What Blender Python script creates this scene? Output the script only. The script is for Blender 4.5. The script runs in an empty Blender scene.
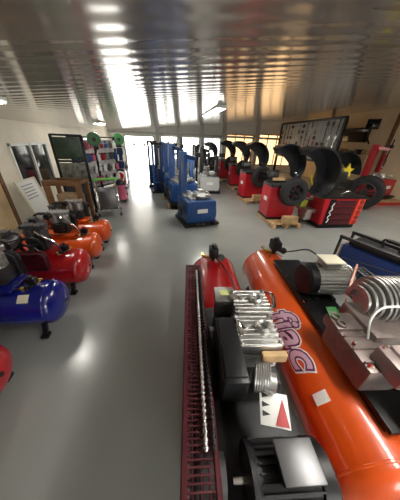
import bpy, bmesh, math, random
from mathutils import Vector, Matrix, Euler
random.seed(7)
C = bpy.context.scene.collection
PI = math.pi
R = math.radians

# ---------------------------------------------------------------- materials
MATS = {}
def mat(name, col, rough=.5, metal=0., coat=0., var=0., scale=6., bump=0., bscale=60., emit=None, estr=0., spec=None, trans=0.):
    if name in MATS: return MATS[name]
    m = bpy.data.materials.new(name); m.use_nodes = True
    nt = m.node_tree; b = nt.nodes['Principled BSDF']
    b.inputs['Base Color'].default_value = (*col, 1)
    b.inputs['Roughness'].default_value = rough
    b.inputs['Metallic'].default_value = metal
    b.inputs['Coat Weight'].default_value = coat
    b.inputs['Coat Roughness'].default_value = .06
    if spec is not None: b.inputs['Specular IOR Level'].default_value = spec
    if trans: b.inputs['Transmission Weight'].default_value = trans
    if emit:
        b.inputs['Emission Color'].default_value = (*emit, 1); b.inputs['Emission Strength'].default_value = estr
    tc = nt.nodes.new('ShaderNodeTexCoord')
    if var:
        n = nt.nodes.new('ShaderNodeTexNoise'); n.inputs['Scale'].default_value = scale; n.inputs['Detail'].default_value = 6
        r = nt.nodes.new('ShaderNodeValToRGB')
        r.color_ramp.elements[0].position = .3; r.color_ramp.elements[1].position = .7
        r.color_ramp.elements[0].color = (*[c*(1-var) for c in col], 1)
        r.color_ramp.elements[1].color = (*[min(1, c*(1+var*.6)) for c in col], 1)
        nt.links.new(tc.outputs['Object'], n.inputs['Vector']); nt.links.new(n.outputs['Fac'], r.inputs['Fac'])
        nt.links.new(r.outputs['Color'], b.inputs['Base Color'])
    if bump:
        n2 = nt.nodes.new('ShaderNodeTexNoise'); n2.inputs['Scale'].default_value = bscale
        bp = nt.nodes.new('ShaderNodeBump'); bp.inputs['Strength'].default_value = bump; bp.inputs['Distance'].default_value = .01
        nt.links.new(tc.outputs['Object'], n2.inputs['Vector']); nt.links.new(n2.outputs['Fac'], bp.inputs['Height'])
        nt.links.new(bp.outputs['Normal'], b.inputs['Normal'])
    MATS[name] = m
    return m

red = mat('red paint', (.42, .006, .010), .28, coat=.6, var=.15, scale=3)
dred = mat('dark red paint', (.075, .004, .010), .5, var=.2, scale=5)
mred = mat('machine red paint', (.42, .006, .016), .4, coat=.15, var=.15)
orange = mat('orange paint', (.68, .085, .006), .33, coat=.6, var=.1, scale=3)
blue = mat('blue paint', (.004, .010, .19), .22, coat=.8, var=.15, scale=3)
mblue = mat('machine blue paint', (.011, .065, .23), .42, coat=.1, var=.2)
dblue = mat('dark blue paint', (.006, .025, .12), .5, var=.2)
black = mat('black paint', (.005, .005, .006), .42, spec=.35)
plastic = mat('black plastic', (.008, .008, .009), .36, bump=.1, spec=.4)
hoodm = mat('grey black hood plastic', (.022, .023, .027), .24)
rubber = mat('tyre rubber', (.010, .010, .011), .75, var=.2, bump=.4, bscale=90)
silver = mat('cast aluminium', (.52, .52, .51), .33, .9, var=.2, scale=14, bump=.25, bscale=80)
brownal = mat('warm cast aluminium', (.27, .22, .205), .42, .7, var=.3, scale=7, bump=.25, bscale=60)
chrome = mat('chrome', (.75, .75, .76), .14, 1.)
grey = mat('grey metal', (.13, .13, .135), .35, .6, var=.2)
dgrey = mat('dark grey metal', (.028, .028, .03), .42, .4, var=.2)
white = mat('white enamel', (.78, .79, .76), .4)
cream = mat('cream plastic', (.72, .68, .52), .5)
brass = mat('brass', (.6, .4, .1), .3, .9)
wood = mat('pale pallet wood', (.50, .33, .16), .7, var=.35, scale=9, bump=.3)
brown = mat('brown stained wood', (.16, .075, .03), .55, var=.4, scale=9, bump=.2)
yellow = mat('yellow paint', (.72, .58, .03), .4)
green = mat('green plastic', (.02, .14, .03), .45)
lime = mat('lime green plastic', (.16, .55, .10), .45)
pink = mat('pink plastic', (.5, .10, .18), .5)
purple = mat('purple ink', (.14, .02, .10), .45)
logow = mat('pale logo ink', (.62, .42, .52), .45)
screen = mat('screen glass', (.006, .006, .008), .12, coat=.5)

# ---------------------------------------------------------------- mesh builder
class MB:
    def __init__(s): s.bm = bmesh.new()
    def _add(s, bm2, M=None):
        if M is not None: bm2.transform(M)
        me = bpy.data.meshes.new('tmp'); bm2.to_mesh(me); bm2.free(); s.bm.from_mesh(me); bpy.data.meshes.remove(me); return s
    def box(s, c, d, b=0., rot=None, seg=2):
        bm = bmesh.new(); bmesh.ops.create_cube(bm, size=1); bm.transform(Matrix.Diagonal((*d, 1)))
        if b: bmesh.ops.bevel(bm, geom=list(bm.edges), offset=min(b, min(d)*.45), segments=seg, affect='EDGES', profile=.6)
        M = Matrix.Translation(c)
        if rot: M = M @ Euler(rot).to_matrix().to_4x4()
        return s._add(bm, M)
    def span(s, a, b_, bev=0.):
        return s.box([(a[i]+b_[i])/2 for i in range(3)], [abs(b_[i]-a[i]) for i in range(3)], bev)
    def cyl(s, p0, p1, r0, r1=None, seg=20):
        p0, p1 = Vector(p0), Vector(p1); r1 = r0 if r1 is None else r1
        bm = bmesh.new(); bmesh.ops.create_cone(bm, cap_ends=True, segments=seg, radius1=r0, radius2=r1, depth=(p1-p0).length)
        q = Vector((0, 0, 1)).rotation_difference(p1-p0)
        return s._add(bm, Matrix.Translation((p0+p1)/2) @ q.to_matrix().to_4x4())
    def bar(s, p0, p1, w, h=None, up=(0, 0, 1)):
        p0, p1 = Vector(p0), Vector(p1); h = h or w
        y = (p1-p0).normalized(); u = Vector(up)
        if abs(y.dot(u)) > .98: u = Vector((1, 0, 0))
        x = y.cross(u).normalized(); z = x.cross(y)
        bm = bmesh.new(); bmesh.ops.create_cube(bm, size=1); bm.transform(Matrix.Diagonal((w, (p1-p0).length, h, 1)))
        M = Matrix((x, y, z)).transposed().to_4x4(); M.translation = (p0+p1)/2
        return s._add(bm, M)
    def lathe(s, prof, M=None, seg=40, a0=0., a1=2*PI):
        """prof: (radius, height) pairs about local Z"""
        bm = bmesh.new(); full = abs(a1-a0-2*PI) < 1e-6; n = seg if full else seg+1
        rings = []
        for r, z in prof:
            rings.append([bm.verts.new((r*math.cos(a0+(a1-a0)*i/seg), r*math.sin(a0+(a1-a0)*i/seg), z)) for i in range(n)])
        for a, b in zip(rings, rings[1:]):
            for i in range(seg):
                j = (i+1) % n
                bm.faces.new((a[i], a[j], b[j], b[i]))
        if not full and (Vector((prof[0][0], prof[0][1]))-Vector((prof[-1][0], prof[-1][1]))).length < 1e-6:
            for k in (0, -1):
                try: bm.faces.new([rg[k] for rg in rings[:-1]])
                except Exception: pass
        bmesh.ops.remove_doubles(bm, verts=bm.verts, dist=1e-5)
        bmesh.ops.recalc_face_normals(bm, faces=bm.faces)
        return s._add(bm, M)
    def sph(s, c, r, sc=(1, 1, 1), seg=16):
        bm = bmesh.new(); bmesh.ops.create_uvsphere(bm, u_segments=seg, v_segments=seg//2+2, radius=r)
        return s._add(bm, Matrix.Translation(c) @ Matrix.Diagonal((*sc, 1)))
    def tube(s, pts, r, seg=10, smooth=True):
        pts = [Vector(p) for p in pts]
        if smooth and len(pts) > 2:
            q = []
            P = [pts[0]]+pts+[pts[-1]]
            for i in range(1, len(P)-2):
                for k in range(6):
                    t = k/6; a, b, c, d = P[i-1], P[i], P[i+1], P[i+2]
                    q.append(.5*((2*b)+(c-a)*t+(2*a-5*b+4*c-d)*t*t+(3*b-a-3*c+d)*t**3))
            pts = q+[pts[-1]]
        bm = bmesh.new(); rings = []; u = None
        for i, p in enumerate(pts):
            d = (pts[min(i+1, len(pts)-1)]-pts[max(i-1, 0)]).normalized()
            if u is None: u = d.orthogonal().normalized()
            u = (u-d*u.dot(d)).normalized(); v = d.cross(u)
            rings.append([bm.verts.new(p+r*(math.cos(2*PI*k/seg)*u+math.sin(2*PI*k/seg)*v)) for k in range(seg)])
        for a, b in zip(rings, rings[1:]):
            for k in range(seg): bm.faces.new((a[k], a[(k+1) % seg], b[(k+1) % seg], b[k]))
        bm.faces.new(rings[0][::-1]); bm.faces.new(rings[-1])
        return s._add(bm)
    def prism(s, poly, h, M=None, b=0.):
        """poly in XY extruded to z=h"""
        bm = bmesh.new(); vs = [bm.verts.new((x, y, 0)) for x, y in poly]; f = bm.faces.new(vs)
        r = bmesh.ops.extrude_face_region(bm, geom=[f]); bmesh.ops.translate(bm, vec=(0, 0, h), verts=[v for v in r['geom'] if isinstance(v, bmesh.types.BMVert)])
        bmesh.ops.recalc_face_normals(bm, faces=bm.faces)
        if b: bmesh.ops.bevel(bm, geom=list(bm.edges), offset=b, segments=2, affect='EDGES')
        return s._add(bm, M)
    def build(s, name, m, parent=None, kind=None, label=None, smooth=35):
        me = bpy.data.meshes.new(name); s.bm.to_mesh(me); s.bm.free()
        me.materials.append(m)
        if smooth:
            for p in me.polygons: p.use_smooth = True
            me.set_sharp_from_angle(angle=R(smooth))
        o = bpy.data.objects.new(name, me); C.objects.link(o)
        if parent: o.parent = parent
        if kind: o['kind'] = kind
        if label: o['label'] = label
        return o

def AX(c, axis):     # matrix that turns local Z to an axis at point c
    q = Vector((0, 0, 1)).rotation_difference(Vector(axis)); return Matrix.Translation(c) @ q.to_matrix().to_4x4()
def thing(name, label, cat, loc=(0, 0, 0), rz=0., group=None):
    o = bpy.data.objects.new(name, None); C.objects.link(o); o.empty_display_size = .1
    o.location = loc; o.rotation_euler = (0, 0, R(rz)); o['label'] = label; o['category'] = cat
    if group: o['group'] = group
    return o
def tag(o, label, cat, group=None):
    o['label'] = label; o['category'] = cat
    if group: o['group'] = group
    return o
def copy_tree(o, parent=None):
    c = o.copy(); C.objects.link(c); c.parent = parent
    for ch in list(KIDS.get(o, None) or [x for x in C.objects if x.parent == o]): copy_tree(ch, c)
    return c
KIDS = {}
def dup(o, loc, rz, label, scale=None):
    c = copy_tree(o); c.location = loc; c.rotation_euler = (0, 0, R(rz)); c['label'] = label
    if scale: c.scale = (scale,)*3
    return c
def struct(name, mb, m, parent=None, smooth=0):
    o = mb.build(name, m, parent, smooth=smooth)
    o['kind'] = 'structure'
    return o

# ---------------------------------------------------------------- the room
XL, XR, YB, YF = -3.9, 10.0, 16.0, -3.5
def zc_(x): return 2.37+(x-XL)*.092
# floor with worn pale patches
fm = bpy.data.materials.new('grey epoxy floor'); fm.use_nodes = True
nt = fm.node_tree; b = nt.nodes['Principled BSDF']
tc = nt.nodes.new('ShaderNodeTexCoord')
n1 = nt.nodes.new('ShaderNodeTexNoise'); n1.inputs['Scale'].default_value = .8; n1.inputs['Detail'].default_value = 8
r1 = nt.nodes.new('ShaderNodeValToRGB'); r1.color_ramp.elements[0].position = .3; r1.color_ramp.elements[1].position = .75
r1.color_ramp.elements[0].color = (.25, .262, .252, 1); r1.color_ramp.elements[1].color = (.33, .342, .33, 1)
nt.links.new(tc.outputs['Object'], n1.inputs['Vector']); nt.links.new(n1.outputs['Fac'], r1.inputs['Fac'])
nt.links.new(r1.outputs['Color'], b.inputs['Base Color'])
n2 = nt.nodes.new('ShaderNodeTexNoise'); n2.inputs['Scale'].default_value = 3; n2.inputs['Detail'].default_value = 5
mr = nt.nodes.new('ShaderNodeMapRange'); mr.inputs['To Min'].default_value = .13; mr.inputs['To Max'].default_value = .3
nt.links.new(tc.outputs['Object'], n2.inputs['Vector']); nt.links.new(n2.outputs['Fac'], mr.inputs['Value']); nt.links.new(mr.outputs['Result'], b.inputs['Roughness'])
n3 = nt.nodes.new('ShaderNodeTexNoise'); n3.inputs['Scale'].default_value = 55
bp = nt.nodes.new('ShaderNodeBump'); bp.inputs['Strength'].default_value = .12; bp.inputs['Distance'].default_value = .004
nt.links.new(tc.outputs['Object'], n3.inputs['Vector']); nt.links.new(n3.outputs['Fac'], bp.inputs['Height']); nt.links.new(bp.outputs['Normal'], b.inputs['Normal'])
struct('floor', MB().span((XL-.2, YF-.2, -.15), (XR+.2, YB+.2, 0)), fm)
ground = mat('pale concrete yard', (.62, .6, .56), .8, var=.15, scale=2)
struct('ground', MB().span((-30, YB+.2, -.2), (30, 60, -.03)), ground)
struct('ground', MB().span((-30, -30, -.2), (30, YF-.2, -.03)), ground)

# glossy ceiling of narrow panels running across
cm = bpy.data.materials.new('glossy panel ceiling'); cm.use_nodes = True
nt = cm.node_tree; b = nt.nodes['Principled BSDF']
b.inputs['Roughness'].default_value = .14; b.inputs['Metallic'].default_value = .6
tc = nt.nodes.new('ShaderNodeTexCoord'); sx = nt.nodes.new('ShaderNodeSeparateXYZ'); nt.links.new(tc.outputs['Object'], sx.inputs[0])
w = nt.nodes.new('ShaderNodeTexWave'); w.wave_type = 'BANDS'; w.bands_direction = 'Y'; w.inputs['Scale'].default_value = 1.6; w.inputs['Distortion'].default_value = .4
bp = nt.nodes.new('ShaderNodeBump'); bp.inputs['Strength'].default_value = .12; bp.inputs['Distance'].default_value = .02
nt.links.new(tc.outputs['Object'], w.inputs['Vector']); nt.links.new(w.outputs['Fac'], bp.inputs['Height']); nt.links.new(bp.outputs['Normal'], b.inputs['Normal'])
n1 = nt.nodes.new('ShaderNodeTexNoise'); n1.inputs['Scale'].default_value = .7
r1 = nt.nodes.new('ShaderNodeValToRGB'); r1.color_ramp.elements[0].color = (.50, .47, .42, 1); r1.color_ramp.elements[1].color = (.68, .65, .60, 1)
nt.links.new(tc.outputs['Object'], n1.inputs['Vector']); nt.links.new(n1.outputs['Fac'], r1.inputs['Fac']); nt.links.new(r1.outputs['Color'], b.inputs['Base Color'])
mb = MB(); bm = bmesh.new()
y0, y1 = YF-.2, YB+.2
vs = [bm.verts.new(p) for p in ((XL-.2, y0, zc_(XL-.2)), (XR+.2, y0, zc_(XR+.2)), (XR+.2, y1, zc_(XR+.2)), (XL-.2, y1, zc_(XL-.2)))]
f = bm.faces.new(vs); r = bmesh.ops.extrude_face_region(bm, geom=[f]); bmesh.ops.translate(bm, vec=(0, 0, .12), verts=[v for v in r['geom'] if isinstance(v, bmesh.types.BMVert)])
bmesh.ops.recalc_face_normals(bm, faces=bm.faces); mb._add(bm)
struct('ceiling', mb, cm)

wallc = mat('cream painted wall', (.84, .78, .64), .6, var=.08, scale=2)
ply = mat('plywood sheet', (.68, .50, .28), .6, var=.2, scale=2.5)
wtan = mat('tan board wall', (.76, .61, .40), .6, var=.1, scale=1.5)
wwhite = mat('white wall', (.80, .80, .76), .6, var=.05)
steel = mat('grey steel pillar', (.45, .45, .43), .45, .3)

def wall_with_holes(name, axis, pos, a0, a1, z0, z1f, holes, m, th=.15):
    """axis 'x': wall at x=pos spanning y a0..a1;  holes (b0,b1,zb,zt) sorted"""
    mb = MB()
    def seg(u0, u1, za, zb_):
        if u1-u0 < .001 or zb_-za < .001: return
        if axis == 'x': mb.span((pos, u0, za), (pos+th, u1, zb_))
        else: mb.span((u0, pos, za), (u1, pos+th, zb_))
    cur = a0
    for (b0, b1, zb, zt) in holes:
        seg(cur, b0, z0, z1f); seg(b0, b1, z0, zb); seg(b0, b1, zt, z1f); cur = b1
    seg(cur, a1, z0, z1f)
    return struct(name, mb, m)

# left wall with the two-light window
WL = (6.1, 7.85, .60, 1.86)
wall_with_holes('wall_left', 'x', XL-.15, YF, YB, 0, 2.5, [(WL[0], WL[1], WL[2], WL[3]), (11.2, 13.6, .9, 2.0)], wallc)
def window(name, axis, pos, u0, u1, z0, z1, frame_m, glass_m, n=2, t=.06, inner=.06, rail=False):
    mb = MB()
    def sp(a, b, za, zb):
        if axis == 'x': mb.span((pos-inner, a, za), (pos+inner, b, zb))
        else: mb.span((a, pos-inner, za), (b, pos+inner, zb))
    sp(u0, u0+t, z0, z1); sp(u1-t, u1, z0, z1); sp(u0, u1, z0, z0+t); sp(u0, u1, z1-t, z1)
    for k in range(1, n):
        c = u0+(u1-u0)*k/n; sp(c-t/2, c+t/2, z0, z1)
    if rail: sp(u0, u1, (z0+z1)/2-t/3, (z0+z1)/2+t/3)
    w = struct(name, mb, frame_m)
    g = MB()
    if axis == 'x': g.span((pos-.006, u0, z0), (pos+.006, u1, z1))
    else: g.span((u0, pos-.006, z0), (u1, pos+.006, z1))
    gl = g.build('window_pane', glass_m, w, smooth=0)
    return w
dglass = mat('dark window glass', (.015, .018, .018), .06, coat=.5)
sky_blind = mat('backlit white blind', (.9, .9, .86), .6, emit=(1, .97, .9), estr=1.6)
tan_blind = mat('backlit tan blind', (.85, .62, .35), .6, emit=(1., .62, .3), estr=.75)
window('window_1', 'x', XL-.03, *WL, white, dglass)
window('window_2', 'x', XL-.05, 11.2, 13.6, .9, 2.0, white, dglass)
# plywood lining and brown batten on the near end of the left wall
tr = MB().span((XL, 1.0, 0), (XL+.03, 5.35, 1.75)); struct('trim_1', tr, ply)
struct('trim_2', MB().span((XL, 5.35, 0), (XL+.06, 5.45, 1.75)), brown)
struct('trim_3', MB().span((XL, 1.0, 1.75), (XL+.05, 5.45, 1.80)), wallc)

# back wall with the bright open doorway and backlit windows
DX0, DX1 = -2.95, -.98
wins = [(-.5, .65), (.95, 2.2), (2.5, 3.75)]
holes = [(DX0, DX1, 0, 2.12)]+[(a, b_, .75, 2.22) for a, b_ in wins]+[(4.15, 6.2, .5, 2.5), (6.6, 9.5, .5, 2.6)]
wall_with_holes('wall_back', 'y', YB, XL, XR, 0, 3.8, holes, wwhite)
for k, (a, b_) in enumerate(wins): window('window_%d' % (k+3), 'y', YB+.08, a, b_, .75, 2.22, white, sky_blind, n=2)
window('window_6', 'y', YB+.08, 4.15, 6.2, .5, 2.5, brown, tan_blind, n=3)
window('window_7', 'y', YB+.08, 6.6, 9.5, .5, 2.6, brown, tan_blind, n=4)
d = MB()
for x in (DX0, DX1): d.span((x-.05, YB-.02, 0), (x+.05, YB+.17, 2.15))
d.span((DX0, YB-.02, 2.10), (DX1, YB+.17, 2.18)); struct('door_1', d, steel)
for k, x in enumerate((-.72, .8, 2.35, 3.95, 6.4)):
    struct('trim_%d' % (k+4), MB().span((x-.11, YB-.2, 0), (x+.11, YB, zc_(x)), .01), steel)
struct('trim_9', MB().span((XL, YB-.12, 2.26), (XR, YB, 2.40), .01), steel)
# right wall, tan boards with backlit blinds
wall_with_holes('wall_right', 'x', XR, YF, YB, 0, 3.9, [], wtan)
for k, y in enumerate((5.0, 9.0, 13.2)):
    struct('trim_%d' % (k+10), MB().span((XR-.12, y-.06, 0), (XR, y+.06, zc_(XR)-.02)), brown)
# unseen wall behind the viewer, with an opening added to let daylight in
wall_with_holes('wall_front', 'y', YF-.15, XL, XR, 0, 3.8, [(1.2, 4.2, .9, 2.2)], wwhite)

# ---------------------------------------------------------------- lamps
lampm = mat('lit fluorescent diffuser', (1, 1, 1), .5, emit=(1., .96, .88), estr=26)
def ceiling_light(x, y, L, label, along='y', wdt=.16):
    z = zc_(x)-.03
    t = thing('ceiling_light', label, 'ceiling light', (x, y, z), 0 if along == 'y' else 90, 'long ceiling lights')
    MB().box((0, 0, 0), (wdt+.06, L+.06, .05), .01).build('housing', white, t)
    MB().box((0, 0, -.035), (wdt, L, .03), .012).build('diffuser', lampm, t)
    for s in (-1, 1): MB().box((0, s*(L/2+.02), -.01), (wdt+.07, .03, .07), .008).build('end_cap', white, t)
LS = [(1.25, 6.6, 2.2, 'long white ceiling light over the row of wheel balancers', 'y'),
      (-2.2, 3.3, .5, 'short ceiling light above the near compressors by the left wall', 'y'),
      (-2.3, 8.4, .7, 'small ceiling light near the tool racks on the window side', 'y'),
      (4.6, 3.2, 2.0, 'added fill ceiling light high above the right-hand aisle', 'y'),  # added lamp, no known fixture; lightens the right-hand floor
      (1.4, .2, 1.2, 'added fill ceiling light above the big near compressors', 'y'),  # added overhead to light the near compressors
      (7.6, 4.0, 1.6, 'added fill ceiling light near the right wall', 'y')]  # another added lamp, fills in light on the right side
for x, y, L, lb, al in LS: ceiling_light(x, y, L, lb, al)

# ---------------------------------------------------------------- compressors
def tank_profile(r, L, dome=.5):
    p = []; n = 10; d = r*dome
    for i in range(n+1):
        a = -PI/2+PI/2*i/n; p.append((r*math.cos(a) if i else 0., -L/2+d+d*math.sin(a)))
    for i in range(n+1):
        a = PI/2*i/n; p.append((r*math.cos(a) if i < n else 0., L/2-d+d*math.sin(a)))
    return p
def add_tank(t, r, L, z, m, name='tank', yo=0.):
    tk = MB().lathe(tank_profile(r, L), AX((0, yo, z), (0, 1, 0)), 56).build(name, m, t)
    for s in (-1, 1): MB().lathe([(r+.001, -.008), (r+.004, -.004), (r+.004, .004), (r+.001, .008)], AX((0, yo+s*(L/2-r*.52), z), (0, 1, 0)), 56).build('weld_seam', m, tk)
    for sx in (-1, 1):
        for sy in (-1, 1):
            f = MB(); y = yo+sy*(L/2-r*.9)
            f.bar((sx*r*.55, y, z-r*.75), (sx*r*.8, y, .03), .05, .035)
            f.box((sx*r*.8, y, .02), (.09, .08, .04), .008)
            f.build('leg', black, t)
    return tk
def switch(t, p, m=black, s=1.):
    x, y, z = p
    sw = MB().box((x, y, z+.09*s), (.08*s, .11*s, .09*s), .015).cyl((x, y, z-.04), (x, y, z+.06*s), .02*s).build('pressure_switch', m, t)
    MB().cyl((x, y, z+.13*s), (x, y, z+.165*s), .022*s).build('switch_knob', dgrey, sw)
    g = MB().cyl((x+.07*s, y-.01, z+.04*s), (x+.07*s, y-.045*s, z+.05*s), .03*s)
    g.cyl((x, y, z+.03*s), (x+.07*s, y, z+.03*s), .009*s).build('gauge', dgrey, t)
    MB().cyl((x-.02*s, y, z+.02*s), (x-.09*s, y+.03*s, z+.02*s), .014*s).box((x-.1*s, y+.03*s, z+.04*s), (.02*s, .05*s, .012*s)).build('outlet_valve', brass, t)
def motor(t, c, r, L, axis, m_body, m_cowl, box_m=None, face=1, boxside=(0, 0, 1), name='motor'):
    """ribbed electric motor, axis unit vector (shaft towards +axis)"""
    a = Vector(axis); c = Vector(c)
    mb = MB(); mb.cyl(c-a*L*.3, c+a*L*.42, r*.93, seg=32)
    u = a.orthogonal().normalized(); v = a.cross(u)
    for k in range(28):
        th = 2*PI*k/28; d = math.cos(th)*u+math.sin(th)*v
        mb.bar(c-a*L*.29+d*r*.96, c+a*L*.38+d*r*.96, .006, r*.12, up=d)
    mb.lathe([(0, L*.40), (r*.8, L*.40), (r*1.0, L*.43), (r*1.0, L*.48), (r*.5, L*.5), (0, L*.5)], AX(c, a), 32)
    o = mb.build(name, m_body, t)
    MB().lathe([(0, -L*.5), (r*.85, -L*.49), (r*1.02, -L*.44), (r*1.02, -L*.28), (r*.9, -L*.27)], AX(c, a), 32).build('fan_cowl', m_cowl, o)
    MB().cyl(c+a*L*.5, c+a*(L*.5+.05), .014).build('shaft', chrome, o)
    s = Vector(boxside); bx = c+s*(r+.025)
    b_ = MB().box(bx, (r*1.0, r*.9, .07), .012); b_.build('terminal_box', m_body, o)
    MB().box(bx+s*.042, (r*1.25, r*1.05, .014), .005).build('terminal_box_lid', box_m or m_body, o)
    mb = MB()
    for q in (-1, 1): mb.box(c+Vector((0, 0, -r-.01))+a*q*L*.18, (.05 if abs(a.x) > .5 else 2*r*.9, .05 if abs(a.y) > .5 else 2*r*.9, .04), .005)
    mb.build('motor_foot', black, o)
    return o
def fins(c, sz, n, axis=2, gap=.5, core=.82, b=.004):
    """stack of n plates along axis in a box centred c with size sz"""
    mb = MB(); c = Vector(c); st = sz[axis]/n
    d = [s*core for s in sz]; d[axis] = sz[axis]; mb.box(c, d, .006)
    for k in range(n):
        q = c.copy(); q[axis] += -sz[axis]/2+st*(k+.5); d = list(sz); d[axis] = st*gap
        mb.box(q, d, b, seg=1)
    return mb
def pump_v(t, c, s=1., body=silver, case=dgrey, heads=2, filt=black, side=1):
    """twin vertical cylinder pump, crank axis along local X"""
    x, y, z = c
    p = MB().box((x, y, z+.09*s), (.17*s, .26*s, .17*s), .03*s).cyl((x-.12*s, y, z+.1*s), (x+.12*s, y, z+.1*s), .075*s, seg=24).build('pump', case, t)
    for k in range(heads):
        yy = y+(k-(heads-1)/2)*.155*s
        cyl = MB()
        for q in range(7): cyl.cyl((x, yy, z+(.185+q*.017)*s), (x, yy, z+(.193+q*.017)*s), .073*s, seg=24)
        cyl.cyl((x, yy, z+.17*s), (x, yy, z+.31*s), .056*s, seg=24); cyl.build('cylinder', body, p)
        h = fins((x, yy, z+.345*s), (.15*s, .145*s, .055*s), 6, 1, .45)
        for a in (-1, 1):
            for b2 in (-1, 1): h.cyl((x+a*.055*s, yy+b2*.05*s, z+.37*s), (x+a*.055*s, yy+b2*.05*s, z+.385*s), .009*s, seg=6)
        h.build('cylinder_head', body, p)
    yy = y-(heads-1)/2*.155*s
    f = MB().cyl((x+side*.09*s, yy, z+.34*s), (x+side*.13*s, yy, z+.34*s), .02*s).cyl((x+side*.13*s, yy, z+.34*s), (x+side*.21*s, yy, z+.34*s), .05*s, .045*s, seg=20)
    f.build('air_filter', filt, p)
    return p
def flywheel(t, c, r, m=dgrey, w=.045):
    x, y, z = c; fw = MB()
    fw.lathe([(r*.86, -w/2), (r, -w/2), (r*.97, 0), (r, w/2), (r*.86, w/2), (r*.84, 0), (r*.86, -w/2)], AX(c, (1, 0, 0)), 40)
    for k in range(5):
        a = 2*PI*k/5+.3; fw.bar(c, (x, y+math.cos(a)*r*.88, z+math.sin(a)*r*.88), .03, .02, up=(1, 0, 0))
    fw.cyl((x-.03, y, z), (x+.03, y, z), .035)
    return fw.build('flywheel', m, t)
def belt(t, c0, r0, c1, r1, m=rubber, off=0., name='drive_belt', dots=None):
    """belt in the local YZ plane around two pulleys"""
    P = []
    for k in range(13):
        a = PI/2+PI*k/12 if c0[1] < c1[1] else PI/2-PI*k/12
        P.append((c0[0]+off, c0[1]+math.cos(a)*r0, c0[2]+math.sin(a)*r0))
    for k in range(13):
        a = -PI/2+PI*k/12 if c0[1] < c1[1] else -PI/2-PI*k/12
        P.append((c1[0]+off, c1[1]+math.cos(a)*r1, c1[2]+math.sin(a)*r1))
    P.append(P[0])
    mb = MB(); mb.tube(P, .008, 6, smooth=False)
    return mb.build(name, m, t)
def guard(t, x, y0, y1, z0, z1, th, m, step=.018, name='belt_guard'):
    """cage of wires round the belts"""
    mb = MB(); r = (z1-z0)/2
    fr = .012
    def outline(xx):
        pts = []
        for k in range(9):
            a = PI/2+PI/2*k/8; pts.append((xx, y0+r*.5+math.cos(a)*r*.5, z1-r*.5+math.sin(a)*r*.5))
        pts.append((xx, y0, z0)); pts.append((xx, y1, z0))
        for k in range(9):
            a = PI/2*k/8; pts.append((xx, y1-r*.5+math.cos(a)*r*.5, z1-r*.5+math.sin(a)*r*.5))
        pts.append(pts[0]); return pts
    for s in (-1, 1): mb.tube(outline(x+s*th/2), fr, 6, smooth=False)
    g = mb.build(name, m, t)
    w = MB(); pts = outline(x)
    L = []                                                       # cross wires over the rim
    for a, b_ in zip(pts, pts[1:]):
        a, b_ = Vector(a), Vector(b_); n = max(1, int((b_-a).length/step))
        for k in range(n):
            L.append(a+(b_-a)*k/n)
    for p in L: w.bar(p+Vector((-th/2, 0, 0)), p+Vector((th/2, 0, 0)), .006)
    for q in (-.25, 0, .25): w.tube([Vector(p)+Vector((q*th, 0, 0)) for p in pts], .003, 4, smooth=False)
    y = y0+step                                                  # side faces, vertical wires and two rails
    while y < y1:
        e = min(y-y0, y1-y); zt = z1 if e > r*.5 else z1-r*.5+math.sqrt(max(0, (r*.5)**2-(r*.5-e)**2))
        for s in (-1, 1): w.bar((x+s*th/2, y, z0), (x+s*th/2, y, zt), .005)
        y += step
    for s in (-1, 1):
        for zz in (.33, .66): w.bar((x+s*th/2, y0, z0+(z1-z0)*zz), (x+s*th/2, y1, z0+(z1-z0)*zz), .005)
    w.build('guard_mesh', m, g)
    return g

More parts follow.
